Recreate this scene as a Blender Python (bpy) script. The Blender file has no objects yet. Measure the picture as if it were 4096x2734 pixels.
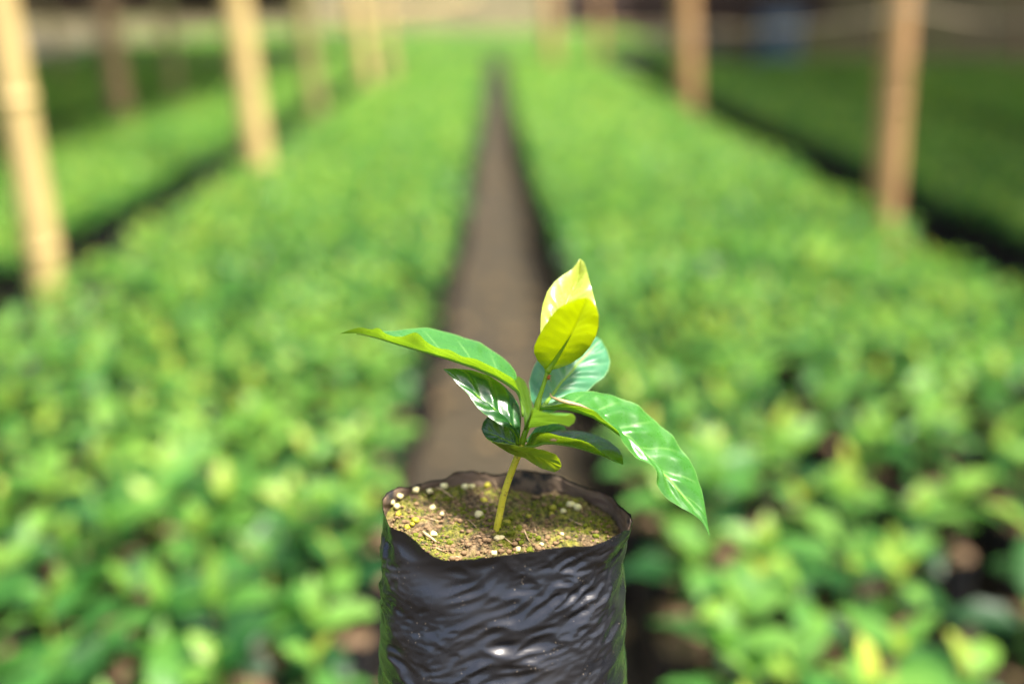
import bpy, math, random
import numpy as np
from mathutils import Vector, Matrix, noise
random.seed(7)
rng = np.random.default_rng(7)
R = math.radians
scene = bpy.context.scene
COL = scene.collection

# ------------------------------------------------------------------ camera
CAM_Z, PITCH, YAW, LENS = 0.93, R(18.95), R(0.88), 35.0
FOC = LENS / 36 * 4096                      # focal length in photograph pixels
cam_d = bpy.data.cameras.new('camera')
cam = bpy.data.objects.new('camera', cam_d); COL.objects.link(cam)
cam.location = (0, 0, CAM_Z)
cam.rotation_euler = (math.pi / 2 - PITCH, 0, -YAW)
cam_d.lens = LENS; cam_d.sensor_width = 36; cam_d.clip_start = 0.02; cam_d.clip_end = 500
cam_d.dof.use_dof = True; cam_d.dof.focus_distance = 0.428; cam_d.dof.aperture_fstop = 2.15
cam_d.dof.aperture_blades = 0
scene.camera = cam

# ------------------------------------------------------------------ light
SUN_DIR = Vector((0.27, -0.17, 0.95)).normalized()
world = bpy.data.worlds.new('World'); scene.world = world; world.use_nodes = True
wn = world.node_tree.nodes; wl = world.node_tree.links
sky = wn.new('ShaderNodeTexSky'); sky.sky_type = 'NISHITA'; sky.sun_disc = False
sky.sun_elevation = math.asin(SUN_DIR.z); sky.sun_rotation = math.atan2(SUN_DIR.x, SUN_DIR.y)
sky.air_density = 0.7; sky.dust_density = 5.0; sky.ozone_density = 0.4
wl.new(sky.outputs[0], wn['Background'].inputs[0]); wn['Background'].inputs[1].default_value = 0.11
sun_d = bpy.data.lights.new('sun', 'SUN'); sun_d.energy = 4.3; sun_d.angle = R(9.0); sun_d.color = (1.0, 0.95, 0.86)
sun = bpy.data.objects.new('sun', sun_d); COL.objects.link(sun)
sun.location = SUN_DIR * 30
sun.rotation_euler = SUN_DIR.to_track_quat('Z', 'Y').to_euler()
scene.view_settings.view_transform = 'Standard'; scene.view_settings.look = 'None'
scene.view_settings.exposure = 1.7; scene.view_settings.gamma = 1.0
scene.cycles.use_denoising = True
scene.cycles.max_bounces = 8; scene.cycles.transparent_max_bounces = 8
scene.cycles.caustics_reflective = False; scene.cycles.caustics_refractive = False

_fw = Vector((math.sin(YAW) * math.cos(PITCH), math.cos(YAW) * math.cos(PITCH), -math.sin(PITCH)))
_rt = Vector((math.cos(YAW), -math.sin(YAW), 0)); _up = _rt.cross(_fw)
def at(px, py, d):
    """photograph pixel + depth along the view axis (m) -> point in the place"""
    return Vector((0, 0, CAM_Z)) + d * (_fw + (px - 2048) / FOC * _rt - (py - 1367) / FOC * _up)
def ray(px, py):
    px, py = float(px), float(py)
    return (_fw + (px - 2048) / FOC * _rt - (py - 1367) / FOC * _up)
def at_z(px, py, z):
    r = ray(px, py); return Vector((0, 0, CAM_Z)) + r * ((z - CAM_Z) / r.z)
def at_y(px, py, y):
    r = ray(px, py); return Vector((0, 0, CAM_Z)) + r * (y / r.y)

# ------------------------------------------------------------------ helpers
def tag(o, label=None, cat=None, group=None, kind=None):
    for k, v in (('label', label), ('category', cat), ('group', group), ('kind', kind)):
        if v: o[k] = v
    return o
def link(name, me, mat=None, parent=None, smooth=True):
    o = bpy.data.objects.new(name, me); COL.objects.link(o)
    if mat and me is not None and len(me.materials) == 0: me.materials.append(mat)
    if parent: o.parent = parent
    if smooth and me is not None:
        me.polygons.foreach_set('use_smooth', [True] * len(me.polygons))
    return o
def mesh(name, v, f):
    me = bpy.data.meshes.new(name); me.from_pydata([tuple(p) for p in v], [], [tuple(q) for q in f]); me.update(); return me
def empty(name, loc=(0, 0, 0)):
    o = bpy.data.objects.new(name, None); COL.objects.link(o); o.location = loc; o.empty_display_size = 0.02; return o
def tube(pts, rad, n=10, cap=True):
    pts = [Vector(p) for p in pts]; v = []; f = []
    ref = Vector((0.13, 0.31, 0.94)) if abs((pts[-1] - pts[0]).normalized().z) < 0.8 else Vector((1, 0.1, 0))
    for i, p in enumerate(pts):
        t = (pts[min(i + 1, len(pts) - 1)] - pts[max(i - 1, 0)]).normalized()
        a = t.cross(ref).normalized(); b = t.cross(a)
        r = float(rad[i]) if hasattr(rad, '__len__') else rad
        for k in range(n):
            q = 2 * math.pi * k / n; v.append(p + r * (math.cos(q) * a + math.sin(q) * b))
    for i in range(len(pts) - 1):
        for k in range(n):
            k2 = (k + 1) % n; f.append((i * n + k, i * n + k2, (i + 1) * n + k2, (i + 1) * n + k))
    if cap:
        f.append(tuple(range(n))[::-1]); f.append(tuple(range((len(pts) - 1) * n, len(pts) * n)))
    return v, f
def box(x0, x1, y0, y1, z0, z1):
    v = [(x, y, z) for z in (z0, z1) for y in (y0, y1) for x in (x0, x1)]
    return v, [(0, 2, 3, 1), (4, 5, 7, 6), (0, 1, 5, 4), (2, 6, 7, 3), (0, 4, 6, 2), (1, 3, 7, 5)]
def join(parts):
    V = []; F = []
    for v, f in parts:
        o = len(V); V += list(v); F += [tuple(i + o for i in q) for q in f]
    return V, F

class NT:
    def __init__(s, name):
        s.m = bpy.data.materials.new(name); s.m.use_nodes = True; s.t = s.m.node_tree; s.n = s.t.nodes; s.l = s.t.links
        s.p = s.n['Principled BSDF']; s.out = s.n['Material Output']
    def new(s, ty, **kw):
        n = s.n.new(ty)
        for k, v in kw.items(): setattr(n, k, v)
        return n
    def put(s, sock, v):
        if hasattr(v, 'is_output'): s.l.new(v, sock)
        else: sock.default_value = v
    def math(s, op, a, b=0.0, c=0.0, clamp=False):
        n = s.new('ShaderNodeMath', operation=op, use_clamp=clamp)
        for i, x in enumerate((a, b, c)): s.put(n.inputs[i], x)
        return n.outputs[0]
    def noise(s, scale, detail=3, rough=0.55, vec=None, dist=0.0):
        n = s.new('ShaderNodeTexNoise'); n.inputs['Scale'].default_value = scale; n.inputs['Detail'].default_value = detail
        n.inputs['Roughness'].default_value = rough; n.inputs['Distortion'].default_value = dist
        if vec: s.l.new(vec, n.inputs['Vector'])
        return n.outputs['Fac']
    def obj(s): return s.new('ShaderNodeTexCoord').outputs['Object']
    def pos(s): return s.new('ShaderNodeNewGeometry').outputs['Position']
    def ramp(s, fac, *stops):
        n = s.new('ShaderNodeValToRGB'); s.l.new(fac, n.inputs[0]); e = n.color_ramp.elements
        while len(e) < len(stops): e.new(0.5)
        for q, (p, c) in zip(e, stops):
            q.position = p; q.color = (*c, 1) if len(c) == 3 else c
        return n.outputs[0]
    def mix(s, fac, a, b):
        n = s.new('ShaderNodeMix', data_type='RGBA')
        s.put(n.inputs[0], fac)
        for i, x in ((6, a), (7, b)):
            s.put(n.inputs[i], (*x, 1) if isinstance(x, tuple) and len(x) == 3 else x)
        return n.outputs[2]
    def mapr(s, v, a, b, c=0.0, d=1.0):
        n = s.new('ShaderNodeMapRange'); s.put(n.inputs[0], v)
        for i, x in enumerate((a, b, c, d)): n.inputs[i + 1].default_value = x
        return n.outputs[0]
    def base(s, c): s.put(s.p.inputs['Base Color'], (*c, 1) if isinstance(c, tuple) and len(c) == 3 else c)
    def rough(s, r): s.put(s.p.inputs['Roughness'], r)
    def bump(s, h, strength=0.3, dist=0.001):
        n = s.new('ShaderNodeBump'); n.inputs['Strength'].default_value = strength; n.inputs['Distance'].default_value = dist
        s.l.new(h, n.inputs['Height']); s.l.new(n.outputs[0], s.p.inputs['Normal']); return n.outputs[0]
    def translucent(s, col, fac, nrm=None):
        t = s.new('ShaderNodeBsdfTranslucent'); s.put(t.inputs[0], (*col, 1) if isinstance(col, tuple) and len(col) == 3 else col)
        if nrm: s.l.new(nrm, t.inputs['Normal'])
        m = s.new('ShaderNodeMixShader'); s.put(m.inputs[0], fac)
        s.l.new(s.p.outputs[0], m.inputs[1]); s.l.new(t.outputs[0], m.inputs[2]); s.l.new(m.outputs[0], s.out.inputs[0])

# ------------------------------------------------------------------ materials
def leaf_material(name, dark, light, trans, tfac, rough, nveins=8, vein=(0.35, 0.5, 0.12), vein_amt=0.5, dirt=0.0, spec=0.7):
    m = NT(name)
    uv = m.new('ShaderNodeUVMap').outputs[0]
    sep = m.new('ShaderNodeSeparateXYZ'); m.l.new(uv, sep.inputs[0])
    u, v = sep.outputs[0], m.math('ABSOLUTE', m.math('MULTIPLY_ADD', sep.outputs[1], 2.0, -1.0))
    n1 = m.noise(60, 4, 0.6, m.pos()); n2 = m.noise(340, 3, 0.6, m.pos())
    ph = m.math('SUBTRACT', m.math('MULTIPLY', u, nveins), m.math('MULTIPLY', m.math('POWER', v, 0.8), 1.35))
    ph = m.math('ADD', ph, m.math('MULTIPLY', n1, 0.18))
    d = m.math('ABSOLUTE', m.math('SUBTRACT', m.math('FRACT', ph), 0.5))
    side = m.mapr(d, 0.018, 0.055, 1.0, 0.0)
    side = m.math('MULTIPLY', side, m.mapr(v, 0.55, 0.92, 0.8, 0.0))
    mid = m.mapr(v, 0.035, 0.075, 1.0, 0.0)
    rim = m.mapr(v, 0.955, 0.99, 0.0, 0.9)
    vm = m.math('MAXIMUM', m.math('MAXIMUM', m.math('MULTIPLY', side, vein_amt), m.math('MULTIPLY', mid, min(1, vein_amt * 1.6))), m.math('MULTIPLY', rim, 0.6))
    col = m.mix(m.mapr(n1, 0.3, 0.7), dark, light)
    col = m.mix(vm, col, vein)
    if dirt > 0:
        sp = m.noise(900, 4, 0.7, m.pos()); pat = m.noise(130, 3, 0.6, m.pos())
        dm = m.math('MULTIPLY', m.mapr(sp, 0.52, 0.66), m.mapr(pat, 0.42, 0.66), clamp=True)
        col = m.mix(m.math('MULTIPLY', dm, dirt), col, (0.20, 0.12, 0.06))
    m.base(col)
    m.rough(m.mapr(n2, 0.3, 0.7, rough - 0.06, rough + 0.10))
    m.p.inputs['Specular IOR Level'].default_value = spec
    nrm = m.bump(m.math('ADD', m.math('MULTIPLY', n2, 0.7), m.math('MULTIPLY', m.noise(150, 2, 0.5, m.pos()), 1.2)), 0.22, 0.0009)
    tcol = m.mix(vm, m.mix(m.mapr(n1, 0.3, 0.7), tuple(c * 0.78 for c in trans), tuple(min(1, c * 1.12) for c in trans)), tuple(c * 0.62 for c in trans))
    m.translucent(tcol, tfac)
    return m.m
MAT = {}
MAT['leaf_dark'] = leaf_material('leaf_dark', (0.010, 0.060, 0.012), (0.020, 0.105, 0.018), (0.12, 0.28, 0.01), 0.20, 0.27, 4.5, (0.10, 0.25, 0.04), 0.5)
MAT['leaf_mid'] = leaf_material('leaf_mid', (0.036, 0.165, 0.022), (0.060, 0.225, 0.032), (0.30, 0.52, 0.012), 0.38, 0.29, 7, (0.22, 0.44, 0.11), 0.45)
MAT['leaf_back'] = leaf_material('leaf_back', (0.04, 0.17, 0.075), (0.07, 0.24, 0.11), (0.20, 0.46, 0.06), 0.30, 0.40, 6, (0.28, 0.46, 0.18), 0.45)
MAT['leaf_lime'] = leaf_material('leaf_lime', (0.06, 0.19, 0.02), (0.09, 0.24, 0.025), (0.20, 0.38, 0.02), 0.32, 0.40, 8, (0.3, 0.5, 0.06), 0.4)
MAT['leaf_young'] = leaf_material('leaf_young', (0.12, 0.18, 0.003), (0.17, 0.23, 0.004), (0.36, 0.45, 0.0), 0.62, 0.32, 10, (0.12, 0.20, 0.004), 0.4)
MAT['leaf_tip'] = leaf_material('leaf_tip', (0.30, 0.37, 0.04), (0.42, 0.48, 0.09), (0.55, 0.58, 0.05), 0.32, 0.27, 9, (0.35, 0.45, 0.04), 0.5)
MAT['cotyledon'] = leaf_material('cotyledon', (0.12, 0.23, 0.012), (0.18, 0.30, 0.02), (0.46, 0.58, 0.01), 0.46, 0.48, 5, (0.25, 0.38, 0.05), 0.25, dirt=0.9)
MAT['leaf_low'] = leaf_material('leaf_low', (0.010, 0.070, 0.012), (0.02, 0.12, 0.018), (0.30, 0.46, 0.01), 0.36, 0.26, 7, (0.12, 0.28, 0.04), 0.4, dirt=0.35, spec=0.45)

m = NT('stem_green'); n = m.noise(420, 4, 0.7, m.pos()); n2 = m.noise(90, 3, 0.6, m.pos())
c = m.mix(m.mapr(n2, 0.35, 0.65), (0.60, 0.56, 0.02), (0.74, 0.68, 0.06))
m.base(m.mix(m.mapr(n, 0.58, 0.68), c, (0.24, 0.17, 0.04))); m.rough(0.55); m.bump(n, 0.5, 0.0006); m.translucent((0.6, 0.65, 0.05), 0.15); MAT['stem'] = m.m
m = NT('stem_upper'); n = m.noise(200, 3, 0.6, m.pos())
m.base(m.mix(n, (0.16, 0.34, 0.015), (0.34, 0.48, 0.02))); m.rough(0.36); m.bump(n, 0.15, 0.0004); m.translucent((0.5, 0.65, 0.02), 0.25); MAT['stem_upper'] = m.m
m = NT('midrib_green'); m.base((0.22, 0.40, 0.04)); m.rough(0.4); m.translucent((0.4, 0.6, 0.03), 0.3); MAT['midrib'] = m.m

m = NT('black_plastic'); p = m.pos()
n = m.noise(700, 3, 0.6, p); big = m.noise(26, 3, 0.55, p)
vor = m.new('ShaderNodeTexVoronoi'); vor.inputs['Scale'].default_value = 620; m.l.new(p, vor.inputs['Vector'])
spk = m.math('MULTIPLY', m.mapr(vor.outputs['Distance'], 0.08, 0.20, 1, 0), m.mapr(m.noise(95, 2, 0.5, p), 0.56, 0.66))
c = m.mix(m.mapr(big, 0.45, 0.75), (0.008, 0.009, 0.012), (0.018, 0.017, 0.018))
m.base(m.mix(spk, c, (0.22, 0.18, 0.13))); m.rough(m.mapr(big, 0.3, 0.7, 0.21, 0.34)); m.p.inputs['Specular IOR Level'].default_value = 0.85
m.bump(m.math('ADD', m.math('MULTIPLY', n, 0.25), m.noise(230, 3, 0.6, p)), 0.10, 0.0006); MAT['plastic'] = m.m
m = NT('bag_inside_dirt'); n = m.noise(55, 4, 0.6, m.pos())
m.base(m.ramp(n, (0.36, (0.018, 0.017, 0.018)), (0.44, (0.15, 0.10, 0.066)), (0.70, (0.26, 0.175, 0.12)))); m.rough(0.75); m.bump(m.noise(420, 3, 0.6, m.pos()), 0.3, 0.0006); MAT['inside'] = m.m
m = NT('potting_soil'); n = m.noise(95, 5, 0.65, m.pos()); n2 = m.noise(420, 4, 0.65, m.pos()); n3 = m.noise(48, 3, 0.6, m.pos())
c = m.ramp(n2, (0.36, (0.018, 0.011, 0.004)), (0.5, (0.105, 0.066, 0.028)), (0.66, (0.26, 0.18, 0.09)))
g = m.ramp(n2, (0.36, (0.018, 0.026, 0.002)), (0.66, (0.24, 0.23, 0.014)))
m.base(m.mix(m.mapr(n3, 0.42, 0.56, 0.0, 0.9), c, g)); m.rough(0.85); m.bump(n2, 0.9, 0.0022); MAT['soil'] = m.m
def plain(name, col, rough=0.6, var=0.25, scale=60, spec=0.4, trans=None, tf=0.3):
    m = NT(name); n = m.noise(scale, 4, 0.6, m.pos())
    m.base(m.mix(n, tuple(c * (1 - var) for c in col), tuple(min(1, c * (1 + var)) for c in col))); m.rough(rough)
    m.p.inputs['Specular IOR Level'].default_value = spec
    if trans: m.translucent(trans, tf)
    return m.m
MAT['granule_white'] = plain('granule_white', (0.68, 0.60, 0.30), 0.45, 0.2, 500)
MAT['granule_yellow'] = plain('granule_yellow', (0.40, 0.36, 0.03), 0.45, 0.25, 500, trans=(0.7, 0.7, 0.1))
MAT['crumb'] = plain('crumb', (0.19, 0.12, 0.058), 0.9, 0.7, 500)
MAT['moss'] = plain('moss', (0.14, 0.165, 0.006), 0.8, 0.6, 400, trans=(0.3, 0.42, 0.01))
MAT['twig'] = plain('twig', (0.40, 0.28, 0.16), 0.8, 0.4, 700)
MAT['dry'] = plain('dry_sliver', (0.52, 0.34, 0.17), 0.7, 0.3, 700)
MAT['insect'] = plain('insect', (0.34, 0.09, 0.02), 0.4, 0.5, 2500)
MAT['wood'] = plain('weathered_wood', (0.11, 0.075, 0.045), 0.8, 0.4, 30)
MAT['blue'] = plain('blue_plastic', (0.11, 0.16, 0.22), 0.5, 0.1, 6)
MAT['rope'] = plain('rope', (0.48, 0.40, 0.26), 0.8, 0.2, 40)

m = NT('nursery_leaf')
at_ = m.new('ShaderNodeAttribute'); at_.attribute_name = 'tint'; tint = at_.outputs['Fac']
inf = m.new('ShaderNodeObjectInfo').outputs['Random']
big = m.noise(0.9, 3, 0.6, m.pos())
t = m.math('ADD', m.math('ADD', m.math('ADD', tint, m.math('MULTIPLY_ADD', inf, 0.44, -0.22)), m.math('MULTIPLY_ADD', big, 0.5, -0.25)), m.math('MULTIPLY_ADD', m.noise(14, 2, 0.5, m.pos()), 0.3, -0.15), clamp=True)
c = m.ramp(t, (0.0, (0.008, 0.045, 0.010)), (0.30, (0.046, 0.150, 0.026)), (0.68, (0.15, 0.295, 0.046)), (1.0, (0.37, 0.42, 0.06)))
m.base(c); m.rough(0.42); m.p.inputs['Specular IOR Level'].default_value = 0.27
tc = m.ramp(t, (0.0, (0.07, 0.30, 0.04)), (0.5, (0.24, 0.56, 0.06)), (1.0, (0.66, 0.72, 0.10)))
m.bump(m.noise(120, 2, 0.5, m.pos()), 0.25, 0.002); m.translucent(tc, 0.34); MAT['nleaf'] = m.m
MAT['nstem'] = plain('nursery_stem', (0.20, 0.24, 0.04), 0.6, 0.3, 80)
MAT['nbag'] = plain('nursery_bag', (0.012, 0.012, 0.014), 0.42, 0.4, 40)
MAT['nsoil'] = plain('nursery_soil', (0.13, 0.080, 0.045), 0.9, 0.5, 120)
m = NT('earth'); n = m.noise(3.2, 6, 0.65, m.pos()); n2 = m.noise(60, 4, 0.6, m.pos())
m.base(m.mix(m.mapr(n, 0.3, 0.7), m.mix(n2, (0.007, 0.0046, 0.0015), (0.019, 0.0125, 0.0042)), m.mix(n2, (0.018, 0.0128, 0.004), (0.046, 0.032, 0.011)))); m.rough(0.95); m.bump(n2, 0.6, 0.01); MAT['earth'] = m.m
m = NT('bank_earth'); n = m.noise(1.2, 5, 0.6, m.pos())
m.base(m.ramp(n, (0.3, (0.05, 0.045, 0.018)), (0.55, (0.10, 0.085, 0.040)), (0.75, (0.08, 0.10, 0.025)))); m.rough(0.95); MAT['bank'] = m.m
def bamboo(name, a, b):
    m = NT(name); mp = m.new('ShaderNodeMapping'); m.l.new(m.obj(), mp.inputs[0]); mp.inputs['Scale'].default_value = (30, 30, 1.5)
    n = m.noise(1.0, 5, 0.6, mp.outputs[0]); n2 = m.noise(3.5, 3, 0.6, m.obj())
    m.base(m.mix(m.math('MULTIPLY_ADD', n, 0.7, m.math('MULTIPLY', n2, 0.3)), a, b)); m.rough(0.5); m.bump(n, 0.25, 0.003); return m.m
MAT['bam_pale'] = bamboo('bamboo_pale', (0.45, 0.31, 0.11), (0.70, 0.52, 0.22))
MAT['bam_brown'] = bamboo('bamboo_brown', (0.22, 0.125, 0.06), (0.46, 0.29, 0.14))
MAT['bam_tan'] = bamboo('bamboo_tan', (0.36, 0.19, 0.075), (0.62, 0.37, 0.16))
MAT['bam_olive'] = bamboo('bamboo_olive', (0.20, 0.17, 0.06), (0.36, 0.30, 0.11))
def net(name, col, opac):
    m = NT(name); m.base(col); m.rough(0.9)
    t = m.new('ShaderNodeBsdfTransparent'); mx = m.new('ShaderNodeMixShader'); mx.inputs[0].default_value = opac
    m.l.new(t.outputs[0], mx.inputs[1]); m.l.new(m.p.outputs[0], mx.inputs[2]); m.l.new(mx.outputs[0], m.out.inputs[0]); return m.m
MAT['net'] = net('shade_net', (0.02, 0.022, 0.02), 0.88)
MAT['cloth'] = plain('brown_shade_cloth', (0.10, 0.066, 0.052), 0.9, 0.3, 2.0)
MAT['cloth_dark'] = plain('dark_shade_cloth', (0.012, 0.012, 0.014), 0.8, 0.3, 2.0)

# ------------------------------------------------------------------ ground and far bank
def sheet(name, x0, x1, y0, y1, nx, ny, fz, mat):
    v = []; f = []
    for j in range(ny + 1):
        for i in range(nx + 1):
            x = x0 + (x1 - x0) * i / nx; y = y0 + (y1 - y0) * j / ny; v.append((x, y, fz(x, y)))
    for j in range(ny):
        for i in range(nx):
            a = j * (nx + 1) + i; f.append((a, a + 1, a + nx + 2, a + nx + 1))
    return tag(link(name, mesh(name, v, f), mat), kind='structure')
def gz(x, y):
    if abs(x) > 9 or y < -3 or y > 27: return 0.0
    return 0.012 * noise.noise(Vector((x * 3, y * 3, 0))) + 0.006 * noise.noise(Vector((x * 13, y * 13, 4)))
sheet('ground', -80, 80, -40, 120, 4, 4, lambda x, y: -0.03, MAT['earth'])
sheet('path', -7, 9, -2, 26, 200, 300, gz, MAT['earth'])
sheet('earth_bank', -40, 45, 26.5, 60, 60, 24, lambda x, y: 3.2 * min(1, (y - 26.5) / 5.0) ** 0.8 + 0.25 * noise.noise(Vector((x * .5, y * .5, 1))) - 0.05, MAT['bank'])
sheet('earth_slope', 2.9, 30, 12.8, 26, 50, 30, lambda x, y: 1.7 * min(1, max(0, (y - 12.8) / 2.2)) ** 0.8 * min(1, (x - 2.9) / 0.8) + 0.12 * noise.noise(Vector((x, y, 2))) - 0.06, MAT['bank'])

# ------------------------------------------------------------------ nursery seedlings
def leaf_grid(base, az, el, L, W, droop, fold, ns, tw=0.0):
    """arched, folded blade; ns stations; returns verts, faces"""
    v = []; f = []
    d = Vector((math.cos(az), math.sin(az), 0)); s = Vector((-math.sin(az), math.cos(az), 0))
    p = Vector(base); e = el; step = L / ns
    prof = [max(0.0, math.sin(math.pi * (i / ns) ** 0.85)) ** 0.85 for i in range(ns + 1)]
    for i in range(ns + 1):
        w = W / 2 * prof[i]; upv = Vector((0, 0, 1)) * math.cos(e) - d * math.sin(e)
        sd = s * math.cos(tw) + upv * math.sin(tw); un = upv * math.cos(tw) - s * math.sin(tw)
        wv = 0.10 * W * math.sin(i * 2.3 + az * 5)
        v += [p + sd * w + un * (w * fold + wv * prof[i]), p, p - sd * w + un * (w * fold - wv * prof[i])]
        p = p + step * (d * math.cos(e) + Vector((0, 0, 1)) * math.sin(e)); e -= droop / ns
    for i in range(ns):
        a = i * 3; f += [(a, a + 1, a + 4, a + 3), (a + 1, a + 2, a + 5, a + 4)]
    return v, f
BAG_H = 0.155
def plant_spec(r):
    """list of leaves (base, az, el, L, W, droop, fold, tint) and stem height"""
    h = r.uniform(0.075, 0.135); az = r.uniform(0, math.tau); out = []
    lv = [(0.38, 0.052, 0.027, 6, 45, 0.05), (0.66, 0.080, 0.035, 22, 65, 0.24), (0.90, 0.075, 0.032, 40, 65, 0.44), (1.0, 0.050, 0.020, 66, 35, 0.74)]
    for k, (zf, L, W, el, dr, ti) in enumerate(lv):
        if k == 3 and r.random() < 0.25: continue
        for sgn in (0, math.pi):
            if k == 0 and r.random() < 0.3: continue
            q = r.uniform(0.8, 1.2)
            out.append(((0, 0, BAG_H + h * zf), az + sgn + k * 1.57 + r.uniform(-.35, .35), R(el + r.uniform(-14, 14)), L * q, W * q,
                        R(dr * r.uniform(.6, 1.4)), r.uniform(0.05, 0.4), min(1, max(0, ti + r.uniform(-.22, .22))), r.uniform(-.35, .35)))
    return h, out
def tint_attr(me, arr):
    a = me.attributes.new('tint', 'FLOAT', 'POINT'); a.data.foreach_set('value', np.asarray(arr, dtype=np.float32))
pr = random.Random(3)
SPECS = [plant_spec(pr) for _ in range(14)]
def bag_mesh(n, seed):
    q = random.Random(seed); v = []; f = []
    prof = [(0.0, 0.035), (0.03, 0.0395), (0.08, 0.0405), (0.13, 0.040), (BAG_H, 0.0395)]
    for z, r in prof:
        for k in range(n):
            a = math.tau * k / n; v.append((r * math.cos(a) * q.uniform(.95, 1.03), r * math.sin(a) * q.uniform(.95, 1.03), z + (q.uniform(-.012, .010) if z == BAG_H else 0)))
    for i in range(len(prof) - 1):
        for k in range(n):
            k2 = (k + 1) % n; f.append((i * n + k, i * n + k2, (i + 1) * n + k2, (i + 1) * n + k))
    f.append(tuple(range(n))[::-1])
    return v, f
def soil_disc(n, z=BAG_H - 0.016, r=0.0385):
    v = [(0, 0, z + 0.005)] + [(r * math.cos(math.tau * k / n), r * math.sin(math.tau * k / n), z) for k in range(n)]
    return v, [(0, 1 + k, 1 + (k + 1) % n) for k in range(n)]
PROTO = []
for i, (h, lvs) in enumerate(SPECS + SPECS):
    bag = mesh('bag', *bag_mesh(14, i)); bag.materials.append(MAT['nbag'])
    soil = mesh('soil', *soil_disc(14)); soil.materials.append(MAT['nsoil'])
    st = mesh('stem', *tube([(0, 0, BAG_H - .02), (0.002, 0.001, BAG_H + h * .5), (0, 0, BAG_H + h)], [.0024, .002, .0014], 6)); st.materials.append(MAT['nstem'])
    lm = []
    for (b, az, el, L, W, dr, fo, ti, tw) in lvs:
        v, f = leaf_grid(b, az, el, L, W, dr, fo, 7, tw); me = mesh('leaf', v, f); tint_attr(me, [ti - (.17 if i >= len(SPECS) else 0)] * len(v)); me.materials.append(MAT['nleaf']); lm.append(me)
    for me in [bag, soil, st] + lm: me.polygons.foreach_set('use_smooth', [True] * len(me.polygons))
    PROTO.append((bag, soil, st, lm))
# low-detail blades for the joined remainder
LOW = []
for i, (h, lvs) in enumerate(SPECS):
    V = []; F = []; T = []
    for (b, az, el, L, W, dr, fo, ti, tw) in lvs:
        v, f = leaf_grid(b, az, el, L, W, dr, fo, 3, tw); o = len(V); V += v; F += [tuple(k + o for k in q) for q in f]; T += [ti] * len(v)
    LOW.append((np.array([tuple(p) for p in V]), np.array(F), np.array(T)))

def pl(y, pts): return float(np.interp(y, [p[0] for p in pts], [p[1] for p in pts]))
SP = 0.091
BEDS = []   # name, x near edge (towards the centre path), x far edge, y0, y1
def bed_rows(x_in, x_out, y0, y1, side):
    rows = []; y = y0; r = 0
    while y < y1:
        xi = x_in(y) if callable(x_in) else x_in
        sp = SP * pl(y, [(1.0, 1.0), (2.0, .82), (3.0, .76)]); n = int(abs(x_out - xi) / sp) + 1; rows.append([(xi + side * (sp * c + (sp / 2 if r % 2 else 0) * 0.6), y) for c in range(n)])
        y += sp * 0.93; r += 1
    return rows
LIN = lambda y: -(pl(y, [(0.5, .135), (2, .140), (3.2, .100), (5.7, .088), (12, .085)]) + 0.055)
RIN = lambda y: pl(y, [(0.5, .185), (2, .175), (3.2, .150), (5.7, .110), (12, .100)]) + 0.055
allp = []
for bed, xi, xo, y0, y1, side in (('left', LIN, -1.07, 0.56, 12.6, -1), ('right', RIN, 1.25, 0.56, 12.6, 1), ('far left', -1.40, -2.35, 0.9, 12.6, -1),
                                  ('far right', 1.68, 2.75, 0.9, 12.0, 1), ('outer left', -2.70, -5.6, 1.6, 12.6, -1), ('outer right', 3.05, 6.2, 2.2, 12.0, 1),
                                  ('back', -6, 2.6, 13.7, 23, 1)):
    if bed == 'back':
        rows = []; y = y0
        while y < y1: rows.append([(x, y) for x in np.arange(xi, xo, 0.13)]); y += 0.13
    else: rows = bed_rows(xi, xo, y0, y1, side)
    for r, row in enumerate(rows):
        for c, (x, y) in enumerate(row):
            p_skip = 0.34 if (bed == 'right' and y < 1.9 and x > 0.4) else (0.16 if bed == 'right' and y < 2.0 else (0.06 if y < 1.6 else 0.02))
            x += random.uniform(-.017, .017); y2 = y + random.uniform(-.017, .017)
            edge = (c == 0 or c == len(row) - 1)
            if random.random() < p_skip and not edge: continue
            allp.append([bed, r, c, x, y2, edge, random.randrange(len(SPECS)), random.uniform(0, math.tau), random.uniform(.84, 1.18) * pl(y, [(.6, 1.22), (1.0, 1.06), (1.7, .86), (2.8, .76)])])
def inview(x, y):
    v = Vector((x, y, .27)) - Vector((0, 0, CAM_Z)); d = v.dot(_fw)
    if d < 0.1: return False
    px = 2048 + FOC * v.dot(_rt) / d; py = 1367 - FOC * v.dot(_up) / d
    return -90 < px < 4186 and py < 2734 + 170
cand = sorted((a for a in allp if a[0] in ('left', 'right', 'far left', 'far right') and inview(a[3], a[4])), key=lambda a: a[3] ** 2 + a[4] ** 2)[:300]
ids = set(map(id, cand))
ORD = 'first second third fourth fifth sixth seventh eighth ninth tenth eleventh twelfth thirteenth fourteenth fifteenth sixteenth seventeenth eighteenth nineteenth twentieth'.split()
def ordn(i):
    if i < 20: return ORD[i]
    return {2: 'twenty-', 3: 'thirty-', 4: 'forty-', 5: 'fifty-'}[(i + 1) // 10] .rstrip('-') + ('-' + ORD[(i + 1) % 10 - 1] if (i + 1) % 10 else 'th')
cnt = {}
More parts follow.
